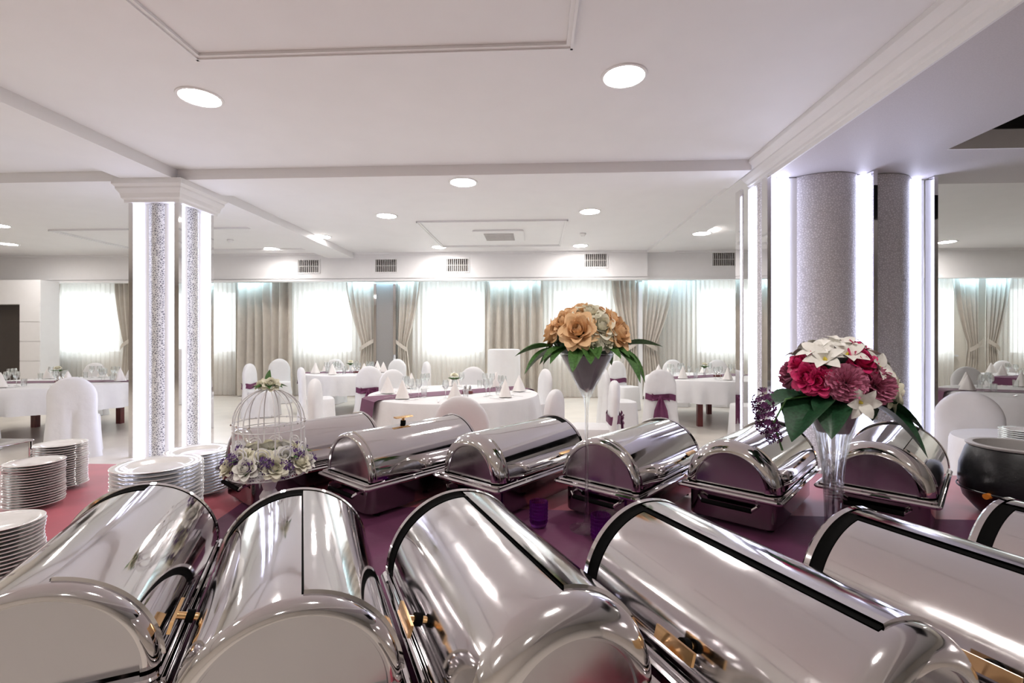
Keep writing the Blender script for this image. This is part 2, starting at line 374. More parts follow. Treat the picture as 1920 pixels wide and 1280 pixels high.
sheer(1014, 1180, 'white sheer curtain behind the peach rose bouquet')
sheer(1240, 1440, 'white sheer curtain between the tied drape and the wide lit column')
sheer(1700, 1800, 'white sheer curtain just past the wide lit column')
sheer(1880, 2030, 'white sheer curtain at the far side of the crossed tied drapes')
def straight(a, b, n, lab): tag(drape(XC(a), XC(b), n, .11, 'beige_drape', name='drape'), lab, 'curtain', 'beige drapes')
def tied(a, b, n, side, lab, zt=1.28):
    g = empty('tied_drape', (0, 0, 0)); drape(XC(a), XC(b), n, .05, 'beige_drape', tie=(side, zt, .42), name='drape', parent=g)
    xa, xb = XC(a), XC(b); wd = (xb - xa) * .45
    x0, x1 = (xb - wd, xb + .03) if side == 'r' else (xa - .03, xa + wd)
    dz = .16 if side == 'r' else -.16
    MB().grid(lambda u, v: (x0 + (x1 - x0) * u, YCUR - .09 - .05 * math.sin(PI * u), zt - .06 + .1 * v + dz * (u - .5) * 1.3), 10, 2).build('tieback', 'beige_drape', g)
    tag(g, lab, 'curtain', 'beige drapes')
straight(440, 548, 7, 'wide beige drape hanging straight beside the square lit column')
tied(648, 700, 5, 'r', 'beige drape tied back towards the grey wall pillar, on its window side nearer the birdcage')
tied(745, 788, 5, 'l', 'beige drape tied back on the cocktail table side of the grey wall pillar')
straight(909, 1018, 7, 'beige drape hanging straight behind the cocktail table')
tied(1146, 1196, 5, 'r', 'beige drape tied back just beside the peach rose bouquet')
tied(1204, 1264, 6, 'l', 'beige drape tied back behind the table with the bowed chair')
tied(88, 112, 3, 'l', 'narrow beige drape tied next to the white panelled wall')
tied(212, 246, 4, 'r', 'beige drape tied back just behind the square lit column')
tied(1784, 1834, 5, 'r', 'beige drape of the crossed pair, on the side of the wide lit column')
tied(1848, 1894, 5, 'l', 'beige drape of the crossed pair, on the side away from the lit column')
# grey wall pillar and white strip between drapes
g = tag(empty('wall_pillar', (xat(722, YCUR - .1), YCUR - .1, 0)), 'grey papered wall pillar with chrome edges between tied drapes', 'pillar')
hw = (xat(740, YCUR) - xat(704, YCUR)) / 2
box('pillar_core', 'grey_pillar', -hw, hw, 0, .3, 0, 2.76, parent=g)
for s in (-1, 1): box('chrome_edge', 'chrome', s * hw - .03, s * hw + .03, -.03, .05, 0, 2.76, parent=g)
box('white_post', 'white_paint', xat(1197, YCUR), xat(1204, YCUR), YCUR - .05, YCUR + .2, 0, 2.76, parent=struct(empty('trim_6')))

# ---------------- lit columns ----------------
def led(parent, x0, x1, y0, y1, z0, z1): return box('light_strip', 'led', x0, x1, y0, y1, z0, z1, parent=parent)
# left: square
g = tag(empty('square_lit_column', (LCX - LCW / 2, LCY + LCW / 2, 0)), 'square column with white light strips, glitter mosaic panels and chrome corners', 'column')
h = LCW / 2; zt = ZB - .26
box('column_core', 'white_paint', -h + .05, h - .05, -h + .05, h - .05, 0, zt, parent=g)
for sx in (-1, 1):
    for sy in (-1, 1): box('chrome_corner', 'chrome', sx * h - (.055 if sx > 0 else 0), sx * h + (.055 if sx < 0 else 0), sy * h - (.055 if sy > 0 else 0), sy * h + (.055 if sy < 0 else 0), 0, zt, parent=g)
for k in range(4):
    mtx = Matrix.Rotation(k * PI / 2, 4, 'Z')
    for s in (-1, 1):
        link('light_strip', MB().box(s * (h - .105) - .032, s * (h - .105) + .032, -h + .028, -h + .05, .0, zt - .005).mesh('light_strip', 'led', False), g, mtx)
        pp = MB().grid(lambda u, v: (-.10 + .2 * u, -h + .05 - .045 * math.sin(PI * u), zt * v), 12, 1).mesh('mosaic_panel', 'mosaic')
    link('mosaic_panel', pp, g, mtx)
cp = MB(); q = [(0, 0), (.03, .0), (.03, .03), (.05, .05), (.06, .1), (.09, .15), (.09, .17), (.115, .2), (.115, .26)]
n_ = len(q) - 1
cp.grid(lambda u, v: ((h + q[round(v * n_)][0]) * (1 if round(u * 4) in (0, 3) else -1), (h + q[round(v * n_)][0]) * (1 if round(u * 4) in (0, 1) else -1), zt + q[round(v * n_)][1]), 4, n_, True)
cp.box(-h, h, -h, h, zt + .001, zt + .02)
cp.build('capital', 'white_paint', g, False)
# right: wide column of two bays with chrome fins
pA, pB, pC, pD = Vector((xat(1440, 5.24), 5.24)), Vector((xat(1638, 5.14), 5.14)), Vector((xat(1751, 5.36), 5.36)), Vector((xat(1389, 5.72), 5.72))
g = tag(empty('wide_lit_column', (pB.x, pB.y, 0)), 'wide column with curved pebbled panels, white light strips and chrome fins', 'column')
o2 = pB
core = [pD - o2, pA - o2, pB - o2, pC - o2, Vector((pC.x, 5.74)) - o2]
cc = sum(core, Vector((0, 0))) / 5
inner = [core[0] + Vector((.12, 0)), core[1] + Vector((.12, .16)), core[2] + Vector((0, .16)), core[3] + Vector((-.1, .13)), core[4] + Vector((-.06, 0))]
MB().add([(p.x, p.y, z) for z in (0, ZS) for p in inner], [[0, 1, 2, 3, 4][::-1], [5, 6, 7, 8, 9]] + [[i, (i + 1) % 5, 5 + (i + 1) % 5, 5 + i] for i in range(5)]).build('column_core', 'white_paint', g, False)
def bay(a, b, bulge, l0, l1, s0, s1, r0, r1):
    d = (b - a).normalized(); nrm = Vector((d.y, -d.x)); L = (b - a).length
    def pt(s, o): p = a + d * s + nrm * o; return (p.x, p.y)
    def slab(name, m, s0, s1, o0, o1, z1=ZS - .01):
        q = [pt(s0, o0), pt(s1, o0), pt(s1, o1), pt(s0, o1)]
        return MB().add([(x, y, z) for z in (0, z1) for x, y in q], [[3, 2, 1, 0], [4, 5, 6, 7]] + [[i, (i + 1) % 4, 4 + (i + 1) % 4, 4 + i] for i in range(4)]).build(name, m, g, False)
    slab('back_panel', 'white_paint', .0, L, -.105, -.10)
    if l1: slab('light_strip', 'led', l0 * L, l1 * L, -.10, -.075)
    slab('light_strip', 'led', r0 * L, r1 * L, -.10, -.075)
    s0 *= L; s1 *= L
    MB().grid(lambda u, v: (*pt(s0 + (s1 - s0) * u, -.1 + bulge * math.sin(PI * u) ** .7), (ZS - .005) * v), 24, 1).build('curved_panel', 'pebbled', g)
    return slab
bay(pA - o2, pB - o2, .12, .11, .23, .32, .90, .925, .975); bay(pB - o2, pC - o2, .09, 0, 0, .14, .76, .79, .91); bay(pD - o2, pA - o2, .05, .06, .24, .34, .68, .76, .94)
for p in (pA, pB, pC, pD):
    c = p - o2; box('chrome_fin', 'chrome', c.x - .02, c.x + .02, c.y - .03, c.y + .10, 0, ZS - .012, parent=g)

# ---------------- buffet table ----------------
ZT = .72
g = tag(empty('buffet_table', (0, 1.4, 0)), 'long buffet table carrying both rows of chafing dishes', 'table')
box('table_top', 'wood', -2.9, 2.7, -.82, 1.14, ZT - .04, ZT - .006, parent=g)
for x in (-2.8, -.1, 2.6):
    for y in (-.78, 1.04): box('leg', 'wood', x - .03, x + .03, y - .03, y + .03, 0, ZT - .04, parent=g)
def cloth(x0, x1, y0, y1, z, drop, name, m, n=40):
    mb = MB()
    def fn(u, v):
        k = v * 3
        if k <= 1: y = y0; zz = z - drop * (1 - k)
        elif k <= 2: y = y0 + (y1 - y0) * (k - 1); zz = z
        else: y = y1; zz = z - drop * (k - 2)
        wv = .02 * math.sin(u * 60) * (z - zz) / max(drop, .01)
        return (x0 + (x1 - x0) * u, y + (wv if k > 2 else -wv if k < 1 else 0), zz)
    mb.grid(fn, n * 3, 30)
    return mb.build(name, m)
tag(cloth(-2.93, 2.73, .555, 2.57, ZT, .66, 'tablecloth', 'crimson'), 'crimson satin cloth covering the buffet table', 'tablecloth')
r = MB().grid(lambda u, v: (-1.25 + 3.9 * u + .12 * (1 - v), .95 + 1.03 * v - .06 * u, ZT + .003 + .003 * noise.noise((u * 14, v * 5, 0))), 60, 16).build('purple_runner', 'purple_cloth')
tag(r, 'dark purple runner between the two rows of chafing dishes', 'runner')

# ---------------- chafing dishes ----------------
RW, RL, RR, RZ = .385, .67, .174, .135
def half_rev(prof, n, t0=0, t1=PI, cz=RZ + .012):
    k = len(prof) - 1
    return MB().grid(lambda u, v: (prof[round(v * k)][0] * math.cos(t0 + (t1 - t0) * u), prof[round(v * k)][1], cz + prof[round(v * k)][0] * math.sin(t0 + (t1 - t0) * u)), n, k)
def make_dish(sh, slot, handle_angle, gap, ms='steel'):
    g = empty('chafing_dish')
    b = MB().rrect(RW - .07, RL - .07, .04, .015, RZ - .002, RL / 2)
    b.build('water_pan', 'dark_steel', g)
    for sx in (-1, 1):
        for yy in (.09, RL - .09): MB().lathe([(.0001, 0), (.014, 0), (.012, .02), (.0001, .02)], 12, (sx * .13, yy, 0)).build('foot', 'rubber', g)
    MB().rrect(RW, RL, .02, RZ - .014, RZ, RL / 2, bev=.005).rrect(RW - .025, RL - .025, .02, RZ, RZ + .008, RL / 2, bev=.003).build('rim', 'steel', g)
    y0, y1 = .035, RL - .065
    pr = [(RR - sh, y0)]
    for k in range(1, 9): a = PI / 2 * k / 8; pr.append((RR - sh + sh * math.sin(a), y0 + sh * (1 - math.cos(a))))
    pr += [(RR, y0 + sh + (y1 - y0 - sh) * k / 6) for k in range(1, 7)]
    half_rev(pr, 56).build('lid', ms, g)
    half_rev([(.0005, y0 + .006), ((RR - sh) * .5, y0 + .006), (RR - sh - .012, y0 + .006), (RR - sh - .006, y0 + .006), (RR - sh - .004, y0), (RR - sh, y0)], 48).build('end_disc', 'satin_steel', g)
    half_rev([(.0005, RL - .036), (RR + .004, RL - .036)], 48).build('far_disc', 'satin_steel', g)
    # fixed cover over the right flank and arch frame at the far end
    R2 = RR + .006
    half_rev([(RR - .002, y0 + sh + .004), (R2, y0 + sh + .006), (R2, y1 + .01)], 36, R(3), R(slot)).build('fixed_cover', ms, g)
    half_rev([(RR - .004, y1 + .014), (R2 + .002, y1 + .014), (R2 + .004, RL - .04), (R2, RL - .035), (RR - .004, RL - .035)], 56).build('end_arch', 'steel', g)
    half_rev([(RR + .0015, y1 - .012), (RR + .0015, y1 + .015)], 48, R(slot), PI).build('arch_strip', 'rubber', g)  # narrow black strips just above the lid surface, here and along the slot
    half_rev([(RR + .0015, y0 + sh + .006), (RR + .0015, y1)], 4, R(slot), R(slot) + gap / RR).build('slot_strip', 'rubber', g)
    # lid handle
    ha = R(handle_angle); d = Vector((math.cos(ha), 0, math.sin(ha))); c = Vector((0, RL / 2 - .03, RZ + .012))
    hd = MB().tube([c + d * (RR - .003), c + d * (RR + .036)], .007, 10).build('lid_handle', 'gold', g)
    MB().tube([c + d * (RR + .006), c + d * (RR + .02)], .012, 12).build('collar', 'rubber', hd)
    t_ = Vector((-d.z, 0, d.x))
    gb = MB(); e = .045
    gb.add([c + d * (RR + a) + Vector((0, yy, 0)) + t_ * s for a in (.034, .040) for yy in (-e, e) for s in (-.011, .011)], [[0, 2, 3, 1], [4, 5, 7, 6], [0, 1, 5, 4], [2, 6, 7, 3], [0, 4, 6, 2], [1, 3, 7, 5]])
    gb.build('grip', 'gold', hd, False)
    for yy, s in ((.035, -1), (RL - .035, 1)):     # carrying handles
        hb = MB().tube([(-.09, yy + s * .03, .085), (.09, yy + s * .03, .085)], .009, 10).build('carry_handle', 'rubber', g)
        for sx in (-1, 1): MB().tube([(sx * .105, yy - s * .001, .10), (sx * .105, yy + s * .02, .098), (sx * .088, yy + s * .03, .085)], .006, 8).build('bracket', 'chrome', hb)
    return g
kinds = {'round': make_dish(.05, 86, 163, .004, 'worn_steel'), 'plain': make_dish(.045, 62, 163, .003), 'crisp': make_dish(.022, 84, 163, .003), 'wide': make_dish(.04, 98, 163, .012, 'worn_steel'), 'top': make_dish(.016, 88, 86, .003)}
used = set()
def dish(kind, x, y, a, lab, group, sc=1):
    src = kinds[kind]
    o = dup(src) if kind in used else src
    used.add(kind)
    o.location = (x, y, ZT + .0075); o.rotation_euler.z = -R(a); o.scale = (sc, sc, sc); tag(o, lab, 'chafing dish', group)
GF = 'chafing dishes in the row on the window side'; GN = 'chafing dishes in the row on the serving side'
for k, x, y, a, lab in (('crisp', -1.27, 1.93, 38, 'roll-top steel chafing dish behind the white birdcage, beside plate stacks'),
                        ('top', -.78, 1.87, 38, 'roll-top steel chafing dish with gold handle on top of its lid'),
                        ('plain', -.29, 1.87, 38, 'round-shouldered steel chafing dish directly behind the purple votive glass'),
                        ('crisp', .21, 1.81, 39, 'sharp-edged steel chafing dish right behind the tall rose vase'),
                        ('plain', .69, 1.79, 40, 'round-shouldered steel chafing dish under the plum coloured blossom'),
                        ('plain', 1.21, 1.79, 42, 'round-shouldered steel chafing dish next to the black soup kettle')):
    dish(k, x, y, a, lab, GF, .975)
NA = 26
for k, x, y, a, lab in (('crisp', -1.03, 1.21, 26, 'mirror-bright chafing dish reflecting the birdcage flowers, next to small plates'),
                        ('crisp', -.61, 1.19, 26.5, 'mirror-bright chafing dish in front of the birdcage pedestal'),
                        ('round', -.20, 1.20, 27, 'scuffed steel chafing dish with a bulging rounded end and thin lid slot'),
                        ('wide', .26, 1.15, 26, 'scuffed steel chafing dish with wide black lid slot by the rose vase foot'),
                        ('wide', .71, 1.12, 26, 'steel chafing dish with wide black slot in front of the trumpet vase'),
                        ('wide', 1.11, 1.20, 26, 'steel chafing dish in front of the black soup kettle')):
    ra = R(-a); L = (RL - .04) * .95
    dish(k, x - L * math.sin(ra), y - L * math.cos(ra), -a, lab, GN, .95)

# ---------------- plates ----------------
def plate_mesh(r):
    return MB().lathe([(.0001, .004), (r * .5, .004), (r * .58, .006), (r * .68, .012), (r, .020), (r + .001, .0215), (r - .002, .0225), (r * .7, .0155), (r * .6, .0095), (r * .5, .007), (.0001, .007)][::1], 48).mesh('plate', 'porcelain')
PM = {.135: plate_mesh(.135), .098: plate_mesh(.098)}
def stack(x, y, r, n, pitch, lab, grp, z=ZT):
    for k in range(n):
        o = link('plate', PM[r]); o.location = (x + random.uniform(-.002, .002), y + random.uniform(-.002, .002), z + k * pitch + .001)
        tag(o, lab + (', topmost' if k == n - 1 else ', lowest' if k == 0 else ''), 'plate', grp)
p = at(297, 866, .985); stack(p.x, p.y, .135, 19, .0132, 'large white porcelain plate in the stack nearest the birdcage', 'large plates, near stack')
p = at(374, 838, .925); stack(p.x, p.y, .135, 14, .0132, 'large white porcelain plate in the stack touching the first far chafing dish', 'large plates, far stack')
p = at(64, 862, .915); stack(p.x, p.y, .098, 17, .0105, 'small white porcelain plate in the tall stack beside the wire rack', 'small plates, tall stack')
p = at(84, 842, .93); stack(p.x - .05, p.y + .12, .098, 19, .0105, 'small white porcelain plate in the stack behind the wire rack stack', 'small plates, back stack')
p = at(-6, 978, .91); stack(p.x, p.y, .098, 17, .0105, 'small white porcelain plate beside the mirror-bright end dish', 'small plates, low stack')
# chrome wire rack at the end of the table
p = at(2, 832, .98); g = tag(empty('wire_rack', (p.x - .06, p.y, ZT)), 'small chrome rack with a flat tray standing by the plates', 'rack')
MB().rrect(.22, .2, .02, .255, .262).build('tray', 'steel', g)
for sx in (-1, 1):
    for sy in (-1, 1): MB().tube([(sx * .095, sy * .085, 0), (sx * .095, sy * .085, .255)], .006).build('leg', 'chrome', g)
MB().tube([(.095, -.085, .17), (.095, .085, .17)], .005).build('stretcher', 'chrome', g)

# ---------------- flowers ----------------
def petal_mesh(name, m, w, l, cup, curl):
    def fn(u, v):
        a = (u - .5) * 2; ww = w * (.35 + .65 * math.sin(PI * (.06 + .66 * v)))
        return (a * ww, cup * (1 - a * a) * math.sin(PI * .6 * v) - cup * .9 * a * a + curl * max(0, v - .55) ** 2 * 2.2, l * v * (1 - .24 * a * a))
    return MB().grid(fn, 6, 6).mesh(name, m)
PMESH = {}
def rose(parent, m, pos, nrm, r):
    if m not in PMESH:
        PMESH[m] = [petal_mesh('petal', m, .62, .95, .22, .8), petal_mesh('petal', m, .52, .95, .22, .5), petal_mesh('petal', m, .40, .92, .18, .2),
                    MB().grid(lambda u, v: ((.10 + .16 * u + .05 * math.sin(PI * v)) * math.cos(u * 5 * PI), (.10 + .16 * u + .05 * math.sin(PI * v)) * math.sin(u * 5 * PI), .05 + v * (.86 - .12 * u)), 40, 5).mesh('rose', m)]
    q = Vector(nrm).normalized().to_track_quat('Z', 'Y').to_matrix().to_4x4()
    o = link('rose', PMESH[m][3], parent, Matrix.Translation(pos) @ q @ Matrix.Rotation(random.random() * 6, 4, 'Z') @ Matrix.Scale(r, 4))
    for layer, n, tilt, off, sc in ((2, 4, 2, .22, .95), (1, 5, 14, .34, .90), (0, 6, 30, .46, .84), (0, 7, 58, .46, .80)):
        for k in range(n):
            a = 2 * PI * (k + .37 * layer + tilt * .01) / n + random.uniform(-.1, .1)
            link('petal', PMESH[m][layer], o, Matrix.Rotation(a, 4, 'Z') @ Matrix.Translation((0, off, 0)) @ Matrix.Rotation(-R(tilt + random.uniform(-5, 5)), 4, 'X') @ Matrix.Scale(sc, 4))
    return o
def leaf_mesh(m, w=.3, fold=.12, droop=.25):
    return MB().grid(lambda u, v: ((u - .5) * 2 * w * math.sin(PI * v ** .8) ** .8, v, fold * abs(u - .5) * 2 * math.sin(PI * v) - droop * v * v), 6, 10).mesh('leaf', m)
LM = {'leaf': leaf_mesh('leaf', .22), 'dark_leaf': leaf_mesh('dark_leaf', .34, .14, .45)}
def leaf(parent, m, pos, d, size, up=(0, 0, 1)):
    y = Vector(d).normalized(); x = y.cross(Vector(up)).normalized(); z = x.cross(y)
    mt = Matrix((x, y, z)).transposed().to_4x4()
    return link('leaf', LM[m], parent, Matrix.Translation(pos) @ mt @ Matrix.Scale(size, 4))
lily_p = MB().grid(lambda u, v: ((u - .5) * 2 * .26 * math.sin(PI * (.08 + .9 * v)) ** .8, v * .9, .55 * v - .55 * v ** 2.2 + .06 * abs(u - .5)), 5, 7).mesh('petal', 'white_petal')
lily_c = MB().lathe([(.0001, 0), (.10, .05), (.05, .25), (.0001, .32)], 8).mesh('lily', 'pollen')
def lily(parent, pos, nrm, r):
    q = Vector(nrm).normalized().to_track_quat('Z', 'Y').to_matrix().to_4x4()
    o = link('lily', lily_c, parent, Matrix.Translation(pos) @ q @ Matrix.Rotation(random.random() * 6, 4, 'Z') @ Matrix.Scale(r, 4))
    for k in range(6): link('petal', lily_p, o, Matrix.Rotation(k * PI / 3, 4, 'Z') @ Matrix.Rotation(R(18 if k % 2 else 30), 4, 'X'))
    return o
def frill(m, seed):
    rnd = random.Random(seed); mb = MB()
    for L in range(7):
        a0 = rnd.random() * 6; el = R(8 + L * 13)
        mb.grid(lambda u, v: ((.15 + .85 * v) * math.cos(el) * math.cos(2 * PI * u + a0), (.15 + .85 * v) * math.cos(el) * math.sin(2 * PI * u + a0),
                (.15 + .85 * v) * math.sin(el) * .8 + .13 * v * math.sin(u * 2 * PI * (11 - L) + L) + .06 * v * math.sin(u * 2 * PI * 23)), 72, 5, True)
    return mb.mesh('carnation', m)
CARN = frill('mauve_petal', 3)
def carnation(parent, pos, nrm, r):
    q = Vector(nrm).normalized().to_track_quat('Z', 'Y').to_matrix().to_4x4()
    return link('carnation', CARN, parent, Matrix.Translation(pos) @ q @ Matrix.Scale(r, 4))
def cluster(m, name, n=46, seed=1, tall=1.0):
    rnd = random.Random(seed); mb = MB()
    for k in range(n):
        d = Vector((rnd.gauss(0, 1), rnd.gauss(0, 1), rnd.gauss(0, 1))).normalized() * rnd.uniform(.5, 1); c = Vector((d.x, d.y, d.z * tall))
        for j in range(4):
            a = d.orthogonal().normalized(); b = d.cross(a); t = j * PI / 2 + k
            e = (a * math.cos(t) + b * math.sin(t)) * .24; f_ = (a * math.cos(t + 1.2) + b * math.sin(t + 1.2)) * .24
            mb.add([c, c + e + d * .05, c + (e + f_) * .7 + d * .12, c + f_ + d * .05], [[0, 1, 2, 3]])
    return mb.mesh(name, m)
LAV = cluster('violet', 'lavender', 50, 2, 1.2); PLUM = cluster('plum', 'plum_blossom', 60, 5, 1.35)

# tall martini vase with roses
p = at(1100, 990, ZT + .01); VX, VY = p.x, p.y
g = tag(empty('martini_vase', (VX, VY, ZT + .008)), 'tall clear glass martini vase on a thin stem holding peach roses', 'vase')
hv = .64
MB().lathe([(.0001, 0), (.062, 0), (.062, .003), (.03, .010), (.011, .022), (.007, .06), (.006, .30), (.007, .44), (.012, .475), (.03, .51), (.1, hv), (.097, hv), (.028, .515), (.008, .485), (.0001, .483)], 40).build('glass_body', 'glass', g)
MB().lathe([(.0001, .497), (.024, .513), (.092, hv - .008), (.0001, hv - .004)], 40).build('grey_filler', 'gel', g)
bq = tag(empty('rose_bouquet', (VX, VY, ZT + .008 + hv)), 'dome of peach and ivory roses with green leaves in the martini vase', 'bouquet')
bq.scale = (1.14, 1.14, 1.2)
MB().lathe([(.0001, .0), (.08, .0), (.10, .03), (.06, .08), (.0001, .10)], 20).build('foam_core', 'dark_leaf', bq)
def dome(n, rr, lift): return [(a, e) for a, e in n]
spots = [(250, 22, 'peach', .046), (215, 38, 'peach', .042), (292, 30, 'ivory', .038), (325, 18, 'peach', .046), (270, 62, 'ivory', .04), (180, 18, 'peach', .044), (345, 48, 'peach', .04), (235, 78, 'peach', .04), (10, 20, 'ivory', .04),
         (40, 25, 'peach', .044), (75, 20, 'ivory', .042), (110, 22, 'peach', .044), (145, 25, 'ivory', .04), (60, 58, 'peach', .042), (130, 60, 'peach', .042), (300, 4, 'ivory', .024), (275, -2, 'ivory', .024)]
for az, el, m, r in spots:
    n = Vector((math.cos(R(az)) * math.cos(R(el)), math.sin(R(az)) * math.cos(R(el)), math.sin(R(el))))
    rose(bq, m, (n.x * .10, n.y * .10, .03 + n.z * .085), n, r * 1.06)
for k in range(22):
    a = k * 2 * PI / 22 + random.uniform(-.1, .1); leaf(bq, 'leaf', (math.cos(a) * .08, math.sin(a) * .08, .018), (math.cos(a), math.sin(a), random.uniform(-.45, -.05)), random.uniform(.085, .115))
for a, dz in ((R(185), .02), (R(195), -.45), (R(350), .25), (R(335), -.75), (R(320), -.7)): leaf(bq, 'leaf', (math.cos(a) * .1, math.sin(a) * .1, .02), (math.cos(a), math.sin(a), dz), .13)

# trumpet vase with the mixed bouquet
tz = at(1562, 752, 1.215); TX, TY = tz.x, tz.y
g = tag(empty('trumpet_vase', (TX, TY, ZT + .008)), 'clear glass trumpet vase with grey filler holding the magenta and white bouquet', 'vase')
hv2 = .49
MB().lathe([(.0001, 0), (.07, 0), (.07, .004), (.03, .016), (.024, .05), (.026, .16), (.034, .28), (.052, .38), (.085, hv2), (.082, hv2), (.048, .38), (.030, .28), (.022, .16), (.019, .05), (.0001, .03)], 40).build('glass_body', 'glass', g)
MB().lathe([(.0001, .385), (.046, .388), (.079, hv2 - .008), (.0001, hv2 - .004)], 40).build('grey_filler', 'gel', g)
bq = tag(empty('mixed_bouquet', (TX, TY, ZT + .008 + hv2)), 'bouquet of white lilies, magenta roses, mauve carnations and big dark leaves', 'bouquet')
bq.scale = (1.08, 1.08, 1.08)
MB().lathe([(.0001, 0), (.07, 0), (.11, .05), (.08, .12), (.0001, .15)], 20).build('foam_core', 'dark_leaf', bq)
def P2(az, el, R0=.125): n = Vector((math.cos(R(az)) * math.cos(R(el)), math.sin(R(az)) * math.cos(R(el)), math.sin(R(el)))); return Vector((n.x * R0, n.y * R0, .035 + n.z * .13)), n
for az, el, r in ((228, 42, .066), (262, 50, .064), (303, 30, .064), (205, 55, .062), (268, -10, .06), (280, 72, .062), (236, 66, .06), (330, 52, .058), (345, 25, .056), (90, 60, .06), (140, 50, .06), (40, 50, .06), (250, 85, .05)):
    c, n = P2(az, el); lily(bq, c, n, r)
for az, el in ((254, 12), (298, 8), (120, 15)):
    c, n = P2(az, el, .115); carnation(bq, c, n, .056)
for az, el, r in ((208, 16, .040), (225, 12, .036), (283, 38, .040), (318, 62, .036), (185, 35, .036), (60, 25, .04)):
    c, n = P2(az, el, .115); rose(bq, 'magenta', c, n, r)
for az, el in ((335, -2), (358, 5)):
    c, n = P2(az, el, .125); rose(bq, 'ivory', c, n, .05)
for az, dz, s in ((215, -.15, .19), (190, .15, .17), (238, -.22, .15), (318, -.35, .20), (338, -.1, .17), (30, -.1, .17), (100, -.1, .17), (150, -.1, .17)):
    leaf(bq, 'dark_leaf', (math.cos(R(az)) * .06, math.sin(R(az)) * .06, .012), (math.cos(R(az)), math.sin(R(az)), dz), s)
for dx_, dz, s in ((-.235, -.005, .036), (-.225, -.055, .036), (-.205, -.095, .026)):
    link('plum_blossom', PLUM, bq, Matrix.Translation((dx_, -.06, dz)) @ Matrix.Scale(s, 4))
MB().tube([(-.08, -.04, .02), (-.17, -.06, .01), (-.205, -.06, -.06), (-.18, -.06, -.14)], .003).build('stem', 'leaf', bq)
leaf(bq, 'leaf', (.1, -.05, .05), (1, -.2, .4), .06)

# birdcage centrepiece
p = at(505, 884, .975); g = tag(empty('birdcage_stand', (p.x, p.y, ZT + .0075)), 'white wire birdcage on a turned pedestal filled with roses', 'birdcage')
zb = .25
MB().lathe([(.0001, 0), (.07, 0), (.07, .012), (.03, .03), (.018, .05), (.022, .09), (.016, .11), (.028, .15), (.03, .17), (.018, .19), (.024, .21), (.026, .235), (.018, .245), (.0001, zb)], 24).build('pedestal', 'white_wire', g)
base = MB().lathe([(.0001, zb), (.11, zb), (.118, zb + .004), (.118, zb + .008), (.108, zb + .010), (.0001, zb + .010)], 40).build('base_plate', 'white_wire', g)
lat = MB()
for k in range(48):
    for s in (1, -1):
        a, b = 2 * PI * k / 48, 2 * PI * (k + s) / 48
        lat.tube([(.119 * math.cos(a), .119 * math.sin(a), zb - .004), (.119 * math.cos(b), .119 * math.sin(b), zb + .016)], .0013, 4)
lo = lat.build('lattice_band', 'white_wire', base); lo['kind'] = 'stuff'
for zz in (zb - .005, zb + .017): MB().tube([(.119 * math.cos(t * PI / 24), .119 * math.sin(t * PI / 24), zz) for t in range(49)], .0022, 6).build('band_ring', 'white_wire', base)
RC = .108; zr = zb + .165; zd = zb + .275
for k in range(14):
    a = 2 * PI * k / 14; pts = [(RC * math.cos(a), RC * math.sin(a), zb + .01), (RC * math.cos(a), RC * math.sin(a), zr)]
    pts += [(RC * math.cos(t) * math.cos(a), RC * math.cos(t) * math.sin(a), zr + (zd - zr) * math.sin(t)) for t in [PI / 2 * j / 8 for j in range(1, 9)]]
    MB().tube(pts, .0021, 6).build('bar', 'white_wire', g)
for zz in (zr, zr - .022): MB().tube([(RC * math.cos(t * PI / 24), RC * math.sin(t * PI / 24), zz) for t in range(49)], .0018, 6).build('ring', 'white_wire', g)
jew = MB().lathe([(.0001, -.004), (.004, 0), (.0001, .004)], 6).mesh('jewel', 'chrome')
for k in range(14): link('jewel', jew, g, Matrix.Translation(((RC + .004) * math.cos(2 * PI * (k + .5) / 14), (RC + .004) * math.sin(2 * PI * (k + .5) / 14), zr)))
for k in range(10):
    a = 2 * PI * k / 10; pts = []
    for j in range(22):
        t = j / 21; rr = .026 * (1 - .62 * t); th = t * 3.2 * PI
        b = a + (rr * math.cos(th)) / .112; pts.append((.112 * math.cos(b), .112 * math.sin(b), zb + .075 + rr * math.sin(th)))
    MB().tube(pts, .0018, 5).build('scroll', 'white_wire', g)
fl = tag(empty('birdcage_flowers', (p.x, p.y, ZT + zb + .019)), 'ring of ivory roses, violet lavender and leaves inside the birdcage', 'flowers')
for k in range(17):
    a = 2 * PI * k / 17 + .2; rr = .085 if k % 2 else .11
    rose(fl, 'ivory' if k % 3 else 'white_petal', (rr * math.cos(a), rr * math.sin(a), .02 + .02 * (k % 2)), (math.cos(a), math.sin(a), .7), .033)
for k in range(12):
    a = 2 * PI * k / 12 + .45; rr = .124 - .015 * (k % 3)
    link('lavender', LAV, fl, Matrix.Translation((rr * math.cos(a), rr * math.sin(a), .015 + .022 * (k % 2))) @ Matrix.Scale(.025 + .004 * (k % 3), 4))
for k in range(16):
    a = 2 * PI * k / 16; leaf(fl, 'leaf', (.07 * math.cos(a), .07 * math.sin(a), .012 + .02 * (k % 2)), (math.cos(a), math.sin(a), .5 if k % 2 else .05), .065)
tp = tag(empty('lily_topper', (p.x, p.y, ZT + zd + .012)), 'peach lily with green ribbon leaves on top of the birdcage', 'flower')
rose(tp, 'ivory', (.012, -.012, .008), (.4, -.5, .8), .024); rose(tp, 'ivory', (-.02, -.006, .008), (-.5, -.4, .8), .022)
for a in (200, 250, 300, 345, 30, 100): leaf(tp, 'leaf', (0, 0, .006), (math.cos(R(a)), math.sin(R(a)), .15), .055)
leaf(tp, 'leaf', (0, 0, .01), (-.1, 0, 1), .05, (0, -1, 0))

